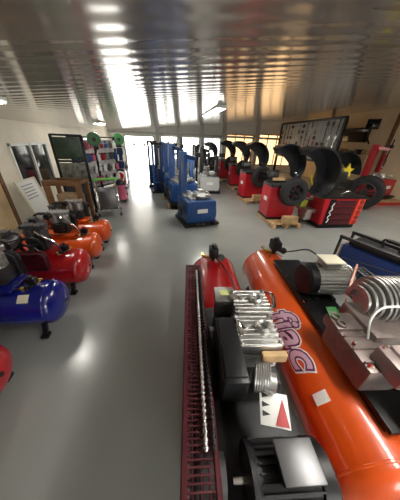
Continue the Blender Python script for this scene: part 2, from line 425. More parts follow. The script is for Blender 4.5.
def small_compressor(label, loc, r, L, m, gm, rz=-90, yp=-.12, motor_m=grey, tank_z=.375, filt=black, sticker=None, s=1., chrome_pipe=True, pump_m=silver, gx=.68, gl=0.):
    t = thing('air_compressor', label, 'air compressor', loc, rz, 'horizontal compressors lined up along the left wall')
    tk = add_tank(t, r, L, tank_z, m)
    top = tank_z+r
    MB().box((0, yp-.02, top+.03), (r*1.3, .78, .025), .006).span((-r*.5, yp-.3, top-.04), (-r*.4, yp+.26, top+.02)).span((r*.4, yp-.3, top-.04), (r*.5, yp+.26, top+.02)).build('platform', m, t)
    zt = top+.045
    sg = 1 if gx > 0 else -1
    pump_v(t, (-.02, yp+.15, zt), s, pump_m, dgrey, 2, filt, -sg)
    motor(t, (-.03*sg, yp-.24, zt+.11), .095, .27, (sg, 0, 0), motor_m, black, grey)
    sg = 1 if gx > 0 else -1
    flywheel(t, (sg*r*.62, yp+.15, zt+.12), .14, dgrey)
    MB().cyl((sg*r*.62-.02, yp-.24, zt+.11), (sg*r*.62+.02, yp-.24, zt+.11), .05).build('motor_pulley', grey, t)
    belt(t, (sg*r*.62, yp-.24, zt+.11), .052, (sg*r*.62, yp+.15, zt+.12), .142)
    guard(t, r*gx, yp-.32, yp+.32, zt-.02-gl, zt+.28-gl*1.3, .07, gm, .022)
    switch(t, (r*.1, L/2-r*1.0, top-.01), s=.9)
    if chrome_pipe:
        MB().tube([(.07, yp+.2, zt+.30*s), (.1, yp+.27, zt+.26*s), (.06, yp+.40, zt+.1), (.03, yp+.45, top-.02)], .021).build('delivery_pipe', chrome, t)
    if sticker:
        a0, y0, w_, h_ = sticker
        bmx = MB(); P = []
        for k in range(6):
            a = a0+h_/r*(k/5-.5); P.append([(math.sin(a)*(r+.002), y, tank_z+math.cos(a)*(r+.002)) for y in (y0-w_/2, y0+w_/2)])
        for p, q in zip(P, P[1:]):
            f = [bmx.bm.verts.new(v) for v in (p[0], p[1], q[1], q[0])]; bmx.bm.faces.new(f)
        bmx.build('sticker', cream, t, label='pale paper sticker on the tank')
    MB().tube([(r*.5, yp-.35, top+.06), (r*.75, yp-.2, top+.12), (r*.7, yp+.1, top+.06), (r*.3, L/2-r*1.1, top+.01)], .010).build('air_hose', black, t)
    MB().sph((r*.35, L/2-r*1.3, top+.02), .022).cyl((r*.35, L/2-r*1.3, top-.06), (r*.35, L/2-r*1.3, top+.01), .012).build('safety_valve', brass, t)
    MB().cyl((0, L/2-.02, tank_z), (0, L/2+.012, tank_z), .022, seg=8).build('end_plug', dgrey, t)
    return t

XC = -2.05
cB = small_compressor('glossy blue tank air compressor with a pale sticker, nearest full one by the left wall', (XC, 2.02, 0), .255, 1.5, blue, black, yp=-.02, sticker=(.72, .44, .11, .09), pump_m=silver, s=1.15, chrome_pipe=False, gx=-.7)
cR = small_compressor('shiny red tank air compressor standing between the blue and the orange ones', (XC+.03, 2.78, 0), .26, 1.5, red, dred, yp=.02, pump_m=grey, gx=.95, gl=.16)
cO = small_compressor('orange tank air compressor standing right behind the red one', (XC+.05, 3.45, 0), .225, 1.45, orange, black, yp=.0, pump_m=silver, gx=-.7)
cO2 = small_compressor('orange tank air compressor farthest along the left wall, before the brown frame', (XC+.03, 4.12, 0), .225, 1.5, orange, black, yp=.0, sticker=(.2, .45, .16, .06), chrome_pipe=False, pump_m=silver, gx=-.7)
cE = small_compressor('red tank air compressor in front of the blue one, mostly cropped by the left edge', (XC-.07, 1.15, 0), .24, 1.35, red, dred, chrome_pipe=False)

# ---------------------------------------------------------------- big red compressor in front
AANG = -5.2
A = thing('air_compressor', 'big red tank air compressor in front with dark red belt cage and silver finned pump', 'air compressor', (.50, 1.50, 0), AANG, 'two big compressors in front')
def loc_of(o, x, y, z):
    a = -o.rotation_euler.z; dx, dy = x-o.location.x, y-o.location.y
    return (dx*math.cos(a)-dy*math.sin(a), dx*math.sin(a)+dy*math.cos(a), z)
add_tank(A, .31, 2.4, .45, red, yo=-.24)
MB().box((.0, -.80, .80), (.48, 1.15, .03), .008).span((-.2, -1.3, .70), (-.17, -.25, .79)).span((.17, -1.3, .70), (.2, -.25, .79)).build('platform', black, A)
g = guard(A, -.308, -1.55, .10, .72, 1.1, .12, dred, .02)
MB().span((-.375, -1.54, .72), (-.367, .08, .96), .003).build('guard_side_plate', dred, g)
flywheel(A, (-.31, -.45, .94), .145, dgrey, .045)
MB().cyl((-.335, -1.28, .93), (-.2, -1.28, .93), .07, seg=24).build('motor_pulley', grey, A)
for k, off in enumerate((-.012, .012)): belt(A, (-.31, -1.28, .93), .073, (-.31, -.45, .94), .147, off=off)
for q, xx in enumerate((-.285, -.252)):       # beaded steel braided lines beside the cage
    mb = MB()
    for k in range(50): mb.sph((xx, -1.25+k*.0235, 1.122+.004*math.sin(k*.3)), .0105, seg=8)
    mb.tube([(xx, -1.26+k*.118, 1.122) for k in range(11)], .006, 6, smooth=False)
    mb.build('braided_hose', dgrey if q else silver, A)
p = MB().box((.0, -.72, .90), (.34, .50, .19), .03).cyl((-.21, -.65, .95), (-.04, -.65, .95), .08, seg=24).build('pump', dgrey, A)
for k, (yy, hx) in enumerate(((-.53, .075), (-.765, .045))):
    c = MB()
    for q in range(6): c.box((hx, yy, 1.0+q*.02), (.22, .225, .009), .01)
    c.box((hx, yy, 1.05), (.18, .18, .13), .01).build('cylinder', silver, p)
    h = fins((hx, yy, 1.155), (.25, .225, .07), 7, 1, .42, .9)
    h.lathe([(.022, 0), (.045, 0), (.045, .03), (.034, .04), (.022, .03), (.022, 0)], AX((hx+.035, yy, 1.185), (0, 0, 1)), 24)
    h.lathe([(0, 0), (.02, 0), (.02, .02), (0, .025)], AX((hx-.06, yy+.02, 1.185), (0, 0, 1)), 12)
    for a in (-1, 1):
        for b2 in (-1, 1): h.cyl((hx+a*.108, yy+b2*.092, 1.18), (hx+a*.108, yy+b2*.092, 1.203), .011, seg=6)
    h.build('cylinder_head', silver, p)
MB().box((.11, -.90, 1.13), (.14, .035, .06), .01).build('manifold', wood, p, label='tan gasket block at the end of the finned head')
f = MB().box((-.135, -.885, 1.13), (.125, .38, .17), .025)
f.box((-.135, -.885, 1.22), (.10, .33, .015), .006)
f.build('air_intake_box', plastic, p)
MB().tube([(-.07, -.70, 1.2), (-.07, -.76, 1.235), (-.06, -.83, 1.215)], .012).build('intake_clip', chrome, p)
MB().box((-.09, -.43, 1.14), (.15, .16, .04), .008).box((-.09, -.43, 1.03), (.12, .12, .18), .01).cyl((-.03, -.49, 1.15), (-.03, -.49, 1.19), .03).build('head_cover_plate', silver, p)
MB().box((-.09, -.42, 1.162), (.06, .055, .004), .001).build('sticker', mat('yellow green sticker', (.62, .66, .25), .5), p)
ic = MB()
for k in range(7): ic.lathe([(.0, -.003), (.062, -.003), (.064, 0), (.062, .003), (0, .003)], AX((-.02+k*.012, -1.0, 1.12), (1, -.35, .1)), 28)
ic.cyl((-.03, -1.0, 1.12), (.07, -1.03, 1.12), .045); ic.build('finned_intercooler', silver, p)
cd = MB().box((.045, -1.115, 1.07), (.13, .13, .004), .001, rot=(R(12), 0, R(-12))).build('warning_card', white, A)
mb = MB(); M0 = Matrix.Translation((.045, -1.115, 1.073)) @ Euler((R(12), 0, R(-12))).to_matrix().to_4x4()
for k in range(3): mb.prism([(-.055, .035-k*.035), (-.055, .057-k*.035), (-.02, .046-k*.035)], .002, M0)
mb.build('printed_arrow', black, cd)
MB().prism([(.0, -.06), (.06, -.06), (.04, .045)], .002, M0).build('printed_triangle', red, cd)
motor(A, (.05, -1.30, .945), .12, .34, (-1, 0, 0), dgrey, black, grey)
switch(A, (-.03, .68, .76), s=1.4)
MB().tube([(.0, .66, .80), (.07, .5, .79), (.12, .25, .8), (.1, -.1, .9), (.05, -.3, 1.02)], .009).build('cable', black, A)
MB().tube([(.27, -.5, 1.1), (.36, -.25, 1.0), (.36, .05, .75), (.3, .15, .62)], .016).build('delivery_pipe', chrome, A)

# ---------------------------------------------------------------- big orange compressor in front
BANG = -5.6
B = thing('air_compressor', 'big orange tank air compressor with a large pale logo and silver motor on top', 'air compressor', (1.285, 1.46, 0), BANG, 'two big compressors in front')
tk = add_tank(B, .305, 2.5, .45, orange, yo=-.17)
# wrapped logo
def wrap_text(body, size, y0, th0, rad, m, name, offset=0., parent=None, shear=.35, zc=.45, lift=.0, stretch=1.):
    cu = bpy.data.curves.new('tmp', 'FONT'); cu.body = body; cu.size = size; cu.shear = shear; cu.offset = offset; cu.space_character = 1.0
    cu.fill_mode = 'FRONT'; cu.resolution_u = 3
    cu.space_character = 1.08; ob = bpy.data.objects.new('tmp', cu); C.objects.link(ob); bpy.context.view_layer.update()
    me = bpy.data.meshes.new_from_object(ob.evaluated_get(bpy.context.evaluated_depsgraph_get()))
    bpy.data.objects.remove(ob); bm = bmesh.new(); bm.from_mesh(me)
    for k in range(3): bmesh.ops.subdivide_edges(bm, edges=[e for e in bm.edges if e.calc_length() > .03], cuts=1)
    for v in bm.verts:
        u, w_ = v.co.x*stretch, v.co.y
        a = th0+w_/rad; v.co = Vector((math.sin(a)*(rad+lift), y0-u, zc+math.cos(a)*(rad+lift)))
    bmesh.ops.recalc_face_normals(bm, faces=bm.faces)
    mb = MB(); mb._add(bm); return mb.build(name, m, parent, smooth=0)
lg = wrap_text('fiac', .30, -.13, -1.14, .305, white, 'logo_border', .026, B, lift=.0015, stretch=1.32)
wrap_text('fiac', .30, -.13, -1.14, .305, purple, 'logo_outline', .017, B, lift=.0026, stretch=1.32)  # printed purple outline around the letters
wrap_text('fiac', .30, -.13, -1.14, .305, logow, 'logo_letters', .005, B, lift=.0037, stretch=1.32)
MB().box((-.232, -.93, .655), (.10, .07, .003), .001, rot=(0, R(-48), 0)).build('pale_sticker', white, B)
MB().box((.13, -.30, .80), (.34, 1.75, .035), .008).span((-.03, -1.15, .735), (0, .55, .80)).span((.22, -1.15, .62), (.25, .55, .80)).build('platform', black, B)
MB().cyl((-.02, -.2, .82), (-.02, -.2, .835), .016, seg=6).cyl((-.0, -.75, .82), (-.0, -.75, .835), .016, seg=6).cyl((-.02, .2, .82), (-.02, .2, .835), .016, seg=6).build('platform_bolt', chrome, B)
motor(B, (.19, -.05, .99), .155, .44, (1, 0, 0), mat('polished motor housing', (.5, .5, .48), .26, .85), black, cream)
flywheel(B, (.62, -.6, .90), .13, dgrey, .06)
MB().cyl((.58, -.05, .93), (.65, -.05, .93), .05, seg=24).build('motor_pulley', grey, B)
belt(B, (.62, -.05, .93), .052, (.62, -.6, .90), .132)
guard(B, .62, -.85, .12, .76, 1.04, .1, black, .03)
MB().bar((.42, -.1, 1.19), (.17, -.42, .86), .014, .010).build('guard_strut', mat('reddish strut', (.4, .16, .12), .4, .3), B)
switch(B, (.08, .86, .745), s=1.5)
MB().tube([(.08, .86, .80), (.13, .6, .92), (.16, .3, 1.12), (.15, .12, 1.17)], .008).build('cable', black, B)
mb = MB()
for k in range(4):
    a = k*1.3; mb.tube([(.06, .86, .76), (.04+.07*math.cos(a), .80+.07*math.sin(a), .775), (.05+.12*math.cos(a), .76+.09*math.sin(a), .74)], .006, 6)
mb.build('copper_fittings', brown, B)
# pump: V head with large arched fins
p = MB().box((.03, -.78, .92), (.25, .40, .21), .035).box((-.01, -.62, 1.0), (.2, .16, .10), .03).box((.28, -.62, .95), (.4, .34, .25), .03)
for k in range(5): p.bar((-.09, -.92+k*.09, 1.03), (.10, -.92+k*.09, 1.03), .012, .02)
p = p.build('pump', brownal, B)
for bx_, by_, bz_ in ((-.07, -.94, 1.0), (-.07, -.80, 1.0), (-.07, -.68, 1.0), (.12, -.68, 1.0), (-.06, -.54, 1.0), (0, -1.04, 1.1), (.2, -1.04, 1.1), (0, -.9, 1.1)):
    MB().cyl((bx_, by_, bz_), (bx_, by_, bz_+.055), .012, seg=6).build('bolt', chrome, p)
MB().box((-.06, -.56, 1.06), (.08, .09, .006), .001, rot=(R(20), 0, 0)).build('sticker', green, p)
mb = MB()
for q in range(3): mb.lathe([(.018, 0), (.032, 0), (.032, .016), (.018, .016), (.018, 0)], AX((-.06, -.66+q*.06, 1.05), (0, 0, 1)), 18)
mb.build('cast_rings', brownal, p)
def arch(c, r0, r1, a0, a1, th, n=14):
    """arched plate in the local plane spanned by Y and Z, thickness along X"""
    bm = bmesh.new(); V = []
    for s in (0, 1):
        V.append([[bm.verts.new((c[0]+(s-.5)*th, c[1]+math.cos(a0+(a1-a0)*k/n)*r, c[2]+math.sin(a0+(a1-a0)*k/n)*r)) for k in range(n+1)] for r in (r0, r1)])
    for k in range(n):
        for s in (0, 1): bm.faces.new((V[s][0][k], V[s][0][k+1], V[s][1][k+1], V[s][1][k]))
        for q in (0, 1): bm.faces.new((V[0][q][k], V[0][q][k+1], V[1][q][k+1], V[1][q][k]))
    for k in (0, n): bm.faces.new((V[0][0][k], V[0][1][k], V[1][1][k], V[1][0][k]))
    bmesh.ops.recalc_face_normals(bm, faces=bm.faces); return bm
h = MB()
for k in range(15): h._add(arch((.14+k*.032, -.50, 1.14), .07, min(.175, .105+.022*k), R(-25), R(205), .018))
h.cyl((.17, -.50, 1.14), (.60, -.50, 1.14), .09, seg=24)
h.build('cylinder', silver, p)
h = MB()
for k in range(8): h._add(arch((.44+k*.032, -.86, 1.12), .06, .15, R(-25), R(205), .018))
h.cyl((.43, -.86, 1.12), (.68, -.86, 1.12), .08, seg=24); h.build('cylinder', silver, p)
MB().box((.10, -.97, 1.07), (.26, .20, .13), .035).box((.11, -.97, 1.14), (.16, .16, .03), .02).build('cylinder_head', mat('pinkish cast metal', (.42, .34, .33), .4, .7, var=.2), p)
MB().box((.13, -1.13, 1.0), (.2, .12, .09), .03).sph((.08, -1.1, 1.05), .03).sph((.17, -1.13, 1.05), .026).build('valve_cover', mat('pale pink metal', (.6, .47, .46), .4, .4), p)
MB().tube([(.06, -.76, 1.03), (.05, -.72, 1.16), (.1, -.7, 1.24), (.2, -.7, 1.26), (.45, -.72, 1.26)], .007).build('white_pipe', white, p)
MB().tube([(.12, -1.13, 1.07), (.2, -1.12, 1.1), (.4, -1.1, 1.1)], .014).build('air_pipe', mat('pale blue pipe', (.45, .55, .66), .4), p)

# ---------------------------------------------------------------- blue unit behind the orange compressor
t = thing('generator', 'blue and grey generator with dark top rails and black handle behind the orange compressor', 'generator', (3.28, 2.22, 0), 20)
MB().box((0, 0, .42), (.42, 1.05, .50), .02).build('body', dblue, t)
MB().box((-.05, .545, .50), (.30, .03, .34), .01).build('end_panel', mat('grey brown panel', (.25, .2, .18), .5, .2), t)
MB().bar((-.215, -.5, .62), (-.215, .45, .45), .01, .04, up=(1, 0, 0)).bar((-.215, -.5, .50), (-.215, .4, .34), .01, .03, up=(1, 0, 0)).build('silver_stripe', grey, t)
for s in (-1, 1): MB().bar((s*.19, -.62, .78), (s*.19, .62, .78), .05, .05).bar((s*.19, -.62, .10), (s*.19, .62, .10), .04).bar((s*.19, .6, .1), (s*.19, .6, .78), .035).bar((s*.19, -.6, .1), (s*.19, -.6, .78), .035).build('side_rail', dgrey, t)
MB().box((0, 0, .72), (.32, .95, .07), .01).build('fuel_tank', black, t)
MB().tube([(.08, .1, .76), (.08, .12, .88), (.08, -.12, .88), (.08, -.1, .76)], .018).box((.08, 0, .88), (.07, .2, .05), .015).build('handle', black, t)
for k in range(4):
    sx, sy = (-1, 1)[k % 2], (-1, 1)[k//2]; MB().cyl((sx*.19, sy*.5, 0), (sx*.19, sy*.5, .1), .035).build('rubber_foot', rubber, t)
mb = MB()
for k in range(7): mb.box((-.05, .563, .38+k*.04), (.24, .008, .014))
mb.build('vent', black, t)

# ---------------------------------------------------------------- wheels and balancers
def wheel_mb(c, axis, r, w):
    """tyre body mesh"""
    h = w/2
    prof = [(r*.60, -h*.85), (r*.70, -h), (r*.88, -h*.98), (r*.97, -h*.8), (r, -h*.45), (r, h*.45), (r*.97, h*.8), (r*.88, h*.98), (r*.70, h), (r*.60, h*.85), (r*.58, 0), (r*.60, -h*.85)]
    mb = MB().lathe(prof, AX(c, axis), 40)
    q = AX(c, axis)
    for k in range(30):
        a = 2*PI*k/30
        p0 = q @ Vector((math.cos(a)*r, math.sin(a)*r, -h*.6)); p1 = q @ Vector((math.cos(a+.08)*r, math.sin(a+.08)*r, h*.6)); mb.bar(p0, p1, .012, .012)
    return mb
def rim_mb(c, axis, r, w, spokes=7):
    q = AX(c, axis); h = w/2
    mb = MB().lathe([(r*.52, -h*.7), (r*.62, -h*.86), (r*.62, h*.86), (r*.57, h*.9), (r*.55, h*.3), (r*.5, 0), (r*.52, -h*.7)], q, 36)
    for k in range(spokes):
        a = 2*PI*k/spokes
        mb.bar(q @ Vector((math.cos(a)*.04, math.sin(a)*.04, h*.35)), q @ Vector((math.cos(a)*r*.55, math.sin(a)*r*.55, h*.5)), .045, .02, up=Vector(axis))
    mb.cyl(q @ Vector((0, 0, h*.2)), q @ Vector((0, 0, h*.6)), r*.17, seg=20)
    return mb
def add_wheel(t, c, axis, r, w, rim=dgrey):
    o = wheel_mb(c, axis, r, w).build('tire', rubber, t)
    rim_mb(c, axis, r, w).build('rim', rim, o)
    return o
def hood_mb(c, r, r_in, w, a0, a1, n=20):
    """arched cover about an axis along Y: crescent side wall at the back and an outer skin of width w"""
    mb = MB(); q = Matrix.Translation(c) @ Matrix.Rotation(PI/2, 4, 'X')       # local z -> -y
    # skin
    mb.lathe([(r, 0), (r, w), (r-.02, w), (r-.02, .015), (r, 0)], q, n, a0, a1)
    # crescent wall with tapering ends
    bm = bmesh.new(); A_, B_ = [], []
    for s in (0, .02):
        rr, ri = [], []
        for k in range(n+1):
            f = k/n; a = a0+(a1-a0)*f; wi = r-(r-r_in)*math.sin(PI*(.12+.80*f))**.7
            rr.append(bm.verts.new((math.cos(a)*r, math.sin(a)*r, s))); ri.append(bm.verts.new((math.cos(a)*wi, math.sin(a)*wi, s)))
        A_.append(rr); B_.append(ri)
    for k in range(n):
        for s in (0, 1): bm.faces.new((A_[s][k], A_[s][k+1], B_[s][k+1], B_[s][k]))
        bm.faces.new((B_[0][k], B_[0][k+1], B_[1][k+1], B_[1][k])); bm.faces.new((A_[0][k], A_[0][k+1], A_[1][k+1], A_[1][k]))
    bmesh.ops.recalc_face_normals(bm, faces=bm.faces); mb._add(bm, q)
    return mb

def wheel_balancer(label, loc, m, s=1., group='wheel balancers in the right-hand row', rz=0, wheel=True, accent=None):
    """operator side faces -Y; body on a pallet"""
    t = thing('wheel_balancer', label, 'wheel balancer', loc, rz, group)
    z0 = 0.
    body = MB().prism([(-.40, .02), (.40, .02), (.42, .78), (.36, .92), (-.42, .92)], .62, Matrix.Translation((0, .36, z0)) @ Matrix.Rotation(PI/2, 4, 'X'), .02)
    body.build('body', m, t)
    MB().box((0, .05, .03), (.84, .66, .06), .01).build('base', black, t)
    MB().box((.0, .02, .945), (.86, .62, .06), .02).box((.0, .27, .985), (.8, .1, .05), .015).build('weight_tray', plastic, t)
    mb = MB()
    for k in range(5): mb.box((-.3+k*.15, -.08, .978), (.11, .2, .012), .003)
    mb.build('tray_pockets', grey, t)
    MB().cyl((.12, -.24, .84), (.12, -.62, .84), .03).cyl((.12, -.24, .84), (.12, -.3, .84), .07).build('shaft', grey, t)
    if wheel:
        add_wheel(t, (.12, -.46, .84), (0, -1, 0), .37, .24)
        MB().cyl((.12, -.56, .84), (.12, -.66, .84), .05).bar((.02, -.63, .84), (.22, -.63, .84), .025).build('quick_nut', black, t)
    hd = hood_mb((-.10, .16, 1.44), .55, .20, .36, R(128), R(-35)).build('wheel_hood', hoodm, t)
    MB().tube([(.30, .2, .9), (.42, .2, 1.05), (.36, .17, 1.22)], .035).build('hood_arm', black, t)
    MB().cyl((-.22, .28, .97), (-.22, .3, 1.15), .03).build('display_post', black, t)
    dp = MB().box((-.22, .25, 1.2), (.34, .08, .2), .02, rot=(R(-12), 0, 0)).build('display', black, t)
    MB().box((-.22, .205, 1.2), (.26, .01, .13), .003, rot=(R(-12), 0, 0)).build('screen', mat('grey panel face', (.05, .055, .06), .3), dp)
    MB().box((-.407, .05, .55), (.012, .22, .12), .002, rot=(0, R(-1.3), 0)).build('brand_plate', white, t)
    MB().tube([(.28, .0, .96), (.36, -.06, 1.2), (.2, -.2, 1.3)], .014).sph((.2, -.2, 1.3), .03).build('measuring_arm', chrome if not accent else accent, t)
    if s != 1.: t.scale = (s,)*3
    return t
def pallet(label, loc, sz, h=.13, name='wooden_pallet', cat='pallet', group='wooden pallets under the machines', rz=0):
    t = thing(name, label, cat, loc, rz, group); sx, sy = sz; n = 6
    top = MB()
    for k in range(n): top.box((0, -sy/2+(k+.5)*sy/n, h-.012), (sx, sy/n*.78, .022), .003)
    top.build('deck_boards', wood, t)
    for s in (-1, 0, 1): MB().box((s*(sx/2-.05), 0, h/2-.01), (.09, sy, h-.03), .004).build('runner', wood, t)
    return t
rowx = [(3.22, 5.55), (3.28, 7.95), (3.42, 10.3), (3.35, 12.4)]
labs = ['red wheel balancer on a pallet, the one just left of the biggest red balancer',
        'red wheel balancer in the middle of the row, with the second pallet in front',
        'red wheel balancer with raised hood, third of the small ones going toward the back',
        'farthest red wheel balancer, next to the blue one at the back']
bal = None
PB = ['pale wooden pallet under the red balancer beside the biggest machine', 'pale wooden pallet under the middle red balancer of the row',
      'wooden pallet under the third small red balancer', 'wooden pallet under the farthest red balancer']
for k, ((x, y), lb) in enumerate(zip(rowx, labs)):
    if bal is None: bal = wheel_balancer(lb, (x, y, .131), mred, accent=None)
    else: dup(bal, (x, y, .131), [0, 4, -3, 2][k], lb)
    if k == 0: pal = pallet(PB[0], (x+.03, y-.13, 0), (.86, 1.15))
    else: dup(pal, (x+.03, y-.13, 0), 0, PB[k])
for k, (x, y, lb) in enumerate([(3.32, 4.98, 'small pale wooden crate in front of the red balancer beside the biggest one'),
                                (3.35, 7.38, 'small wooden crate in front of the middle red balancer')]):
    t = thing('wooden_crate', lb, 'crate', (x, y-.06, .132), 0, 'wooden crates in front of balancers')
    MB().box((0, 0, .11), (.42, .16, .20), .006).build('box_body', wood, t)
    for s in (-1, 1): MB().box((s*.17, -.085, .11), (.05, .014, .22), .002).build('batten', wood, t)
wheel_balancer('small blue wheel balancer at the far end of the row, the only blue one', (2.65, 13.9, .0), mblue)

# biggest red balancer with drawers
t = thing('wheel_balancer', 'biggest red wheel balancer with a huge dark open hood and striped drawer front', 'wheel balancer', (4.78, 5.35, 0), 0, 'wheel balancers in the right-hand row')
MB().prism([(-.60, .12), (.60, .12), (.62, .86), (-.66, .86)], 1.1, Matrix.Translation((0, .55, 0)) @ Matrix.Rotation(PI/2, 4, 'X'), .02).build('body', mred, t)
MB().box((0, 0, .06), (1.14, 1.04, .12), .01).build('base', black, t)
MB().box((-.40, -.565, .49), (.17, .03, .72), .005).build('logo_strip', black, t)
mb = MB(); P = [(-.42, -.583, .2), (-.38, -.583, .28), (-.43, -.583, .36), (-.37, -.583, .43), (-.43, -.583, .5), (-.37, -.583, .58), (-.40, -.583, .66), (-.36, -.583, .76)]
mb.tube(P, .014, 6); mb.build('white_lettering', white, t)
for k in range(4):
    d = MB().box((.02, -.56, .22+k*.175), (.60, .03, .155), .006).build('drawer', dred, t)
    MB().box((.02, -.582, .275+k*.175), (.52, .02, .02), .004).build('handle', black, d)
o = MB().box((.47, -.565, .49), (.20, .03, .72), .006).build('orange_side_strip', mat('orange red strip', (.75, .07, .035), .4), t)
mb = MB()
for k in range(5): mb.lathe([(.03, 0), (.055, 0), (.055, .01), (.03, .01), (.03, 0)], AX((.47, -.58, .2+k*.145), (0, -1, 0)), 16)
mb.build('round_holes', dred, o)
MB().box((0, 0, .89), (1.28, 1.1, .07), .025).box((.1, .4, .95), (1.0, .2, .1), .03).build('weight_tray', plastic, t)
hd = hood_mb((-1.22, -.12, 1.43), .66, .36, .52, R(118), R(-55), 28).build('wheel_hood', hoodm, t)
hr = MB(); q = Matrix.Translation((-1.22, -.64, 1.43)) @ Matrix.Rotation(PI/2, 4, 'X')
hr.lathe([(.625, -.02), (.67, -.02), (.67, .02), (.625, .02), (.625, -.02)], q, 30, R(118), R(-55)); hr.build('hood_rim', plastic, hd)
MB().tube([(-.5, .2, .92), (-.55, .1, 1.05), (-.68, -.1, 1.15)], .045).build('hood_arm', black, t)
MB().bar((-.72, -.1, .93), (-.98, -.1, 1.42), .05, .02).build('yellow_gauge_arm', yellow, t)
MB().cyl((-.62, -.1, .75), (-.98, -.1, .75), .035).cyl((-.62, -.1, .75), (-.72, -.1, .75), .09).build('shaft', chrome, t)
MB().box((-.80, .0, .45), (.30, .7, .12), .02).box((-.85, -.2, .30), (.22, .3, .22), .03).build('foot_pedal_unit', silver, t)
MB().box((-.9, .05, .62), (.2, .3, .26), .03).build('green_yellow_pad', mat('green yellow pad', (.3, .34, .04), .5), t)
MB().cyl((.35, .35, .93), (.35, .35, 1.25), .03).build('display_post', black, t)
MB().box((.3, .33, 1.3), (.5, .1, .3), .03, rot=(R(-10), 0, 0)).build('display', plastic, t)
MB().tube([(.0, -.3, .94), (.1, -.35, 1.02), (.25, -.3, 1.0), (.3, -.2, .94)], .02).build('caliper', chrome, t)

# balancer with yellow parts behind it
t = thing('wheel_balancer', 'black hooded wheel balancer with yellow star part, behind the drawer fronted one', 'wheel balancer', (6.25, 7.2, 0), 0, 'wheel balancers in the right-hand row')
MB().prism([(-.5, .1), (.5, .1), (.52, .95), (-.55, .95)], .8, Matrix.Translation((0, .4, 0)) @ Matrix.Rotation(PI/2, 4, 'X'), .02).build('body', black, t)
MB().box((0, 0, .05), (.9, .75, .1), .01).build('base', dgrey, t)
MB().box((0, 0, .98), (1.05, .8, .06), .02).build('weight_tray', plastic, t)
hood_mb((-.1, .1, 1.2), .75, .42, .5, R(140), R(0), 24).build('wheel_hood', hoodm, t)
mb = MB(); st = []
for k in range(10):
    a = PI/2+k*PI/5; rr = .24 if k % 2 == 0 else .11; st.append((math.cos(a)*rr, math.sin(a)*rr))
mb.prism(st, .06, Matrix.Translation((.0, -.45, 1.35)) @ Matrix.Rotation(PI/2, 4, 'X')); mb.build('yellow_clamp_star', yellow, t)
MB().cyl((0, -.35, 1.35), (0, .1, 1.35), .04).cyl((0, .1, .98), (0, .1, 1.4), .05).build('shaft', chrome, t)
# big drum wheel beside drawer balancer
t = thing('truck_wheel', 'large dark grey wheel standing right of the drawer fronted balancer', 'wheel', (7.35, 6.75, 0), 0)
wheel_mb((0, 0, .60), (-.8, -.6, .0), .60, .5).build('tire', rubber, t)
rim_mb((0, 0, .60), (-.8, -.6, .0), .60, .5, 9).build('rim', dgrey, t)
MB().box((0, 0, .02), (.5, .3, .04), .01).build('wheel_chock', black, t)

# ---------------------------------------------------------------- tyre changers
def tyre_changer(label, loc, m, pm, rz=0, group='tyre changers in the middle row', name='tire_changer', arm=True):
    t = thing(name, label, 'tire changer', loc, rz, group)
    MB().prism([(-.42, .10), (.42, .10), (.46, .30), (.42, .68), (-.42, .68)], .86, Matrix.Translation((0, .43, 0)) @ Matrix.Rotation(PI/2, 4, 'X'), .02).build('body', m, t)
    MB().box((0, 0, .05), (1.0, 1.0, .1), .02).box((.38, -.5, .08), (.2, .18, .06), .02).build('base', black, t)
    MB().box((.02, -.44, .42), (.30, .012, .11), .002).build('brand_plate', white, t)
    tt = MB().cyl((.12, -.05, .68), (.12, -.05, .75), .12).cyl((.12, -.05, .75), (.12, -.05, .78), .27, seg=32)
    for k in range(4):
        a = k*PI/2+.4; tt.box((.12+math.cos(a)*.24, -.05+math.sin(a)*.24, .80), (.09, .09, .06), .01, rot=(0, 0, a))
    tt.build('turntable', silver, t)
    MB().bar((-.30, .0, .09), (-.52, .05, .5), .05).build('bead_breaker_arm', silver, t)
    MB().box((-.52, -.1, .42), (.05, .30, .24), .02).build('bead_breaker_shoe', black, t)
    MB().box((-.28, .38, 1.0), (.20, .20, 1.66), .02).box((-.28, .38, .1), (.3, .3, .1), .02).build('column', pm, t)
    a = MB().bar((-.28, .38, 1.74), (-.02, .05, 1.68), .10, .10); a.build('swing_arm', pm, t)
    MB().cyl((.0, .04, 1.10), (.0, .04, 2.02), .022).build('mount_rod', black, t)
    MB().box((.0, .04, 1.09), (.07, .1, .07), .015).build('mount_head', chrome, t)
    MB().box((.02, .04, 1.78), (.1, .1, .12), .02).build('lock_handle', black, t)
    for k in range(3): MB().box((-.15+k*.15, -.55, .1), (.09, .16, .025), .008, rot=(R(15), 0, 0)).build('pedal', black, t)
    if arm:
        MB().box((.42, .36, 1.05), (.14, .14, .9), .02).build('helper_post', pm, t)
        MB().bar((.42, .36, 1.42), (.15, .1, 1.3), .06).cyl((.15, .1, 1.3), (.15, .1, 1.0), .03).build('helper_arm', pm, t)
    MB().box((-.10, .22, .72), (.5, .34, .09), .03).box((-.2, -.1, .71), (.16, .36, .07), .01).box((.22, .25, .80), (.2, .2, .12), .03).cyl((-.2, .1, .68), (-.2, .1, .86), .06).build('tool_tray', silver, t)
    return t
tc0 = tyre_changer('blue tyre changer with a silver turntable, nearest of the middle row', (.74, 5.60, 0), mblue, mblue, rz=14, arm=False)
tc1 = tyre_changer('blue tyre changer standing directly behind the nearest one', (.42, 7.15, .13), mblue, mblue, rz=8)
dup(tc1, (.22, 8.35, .13), 5, 'blue tyre changer, third of the middle row')
dup(tc1, (-.02, 9.7, .13), -4, 'blue tyre changer, fourth of the middle row')
tyre_changer('dark brown tyre changer at the doorway end of the middle row', (-.35, 11.2, 0), mat('brown red paint', (.12, .03, .025), .5, var=.2), black)
dkt = tyre_changer('light grey tyre changer with black column, first in the inner row before the balancers', (1.75, 9.4, 0), mat('light grey enamel', (.46, .47, .46), .45), black, group='light grey tyre changers between the two rows')
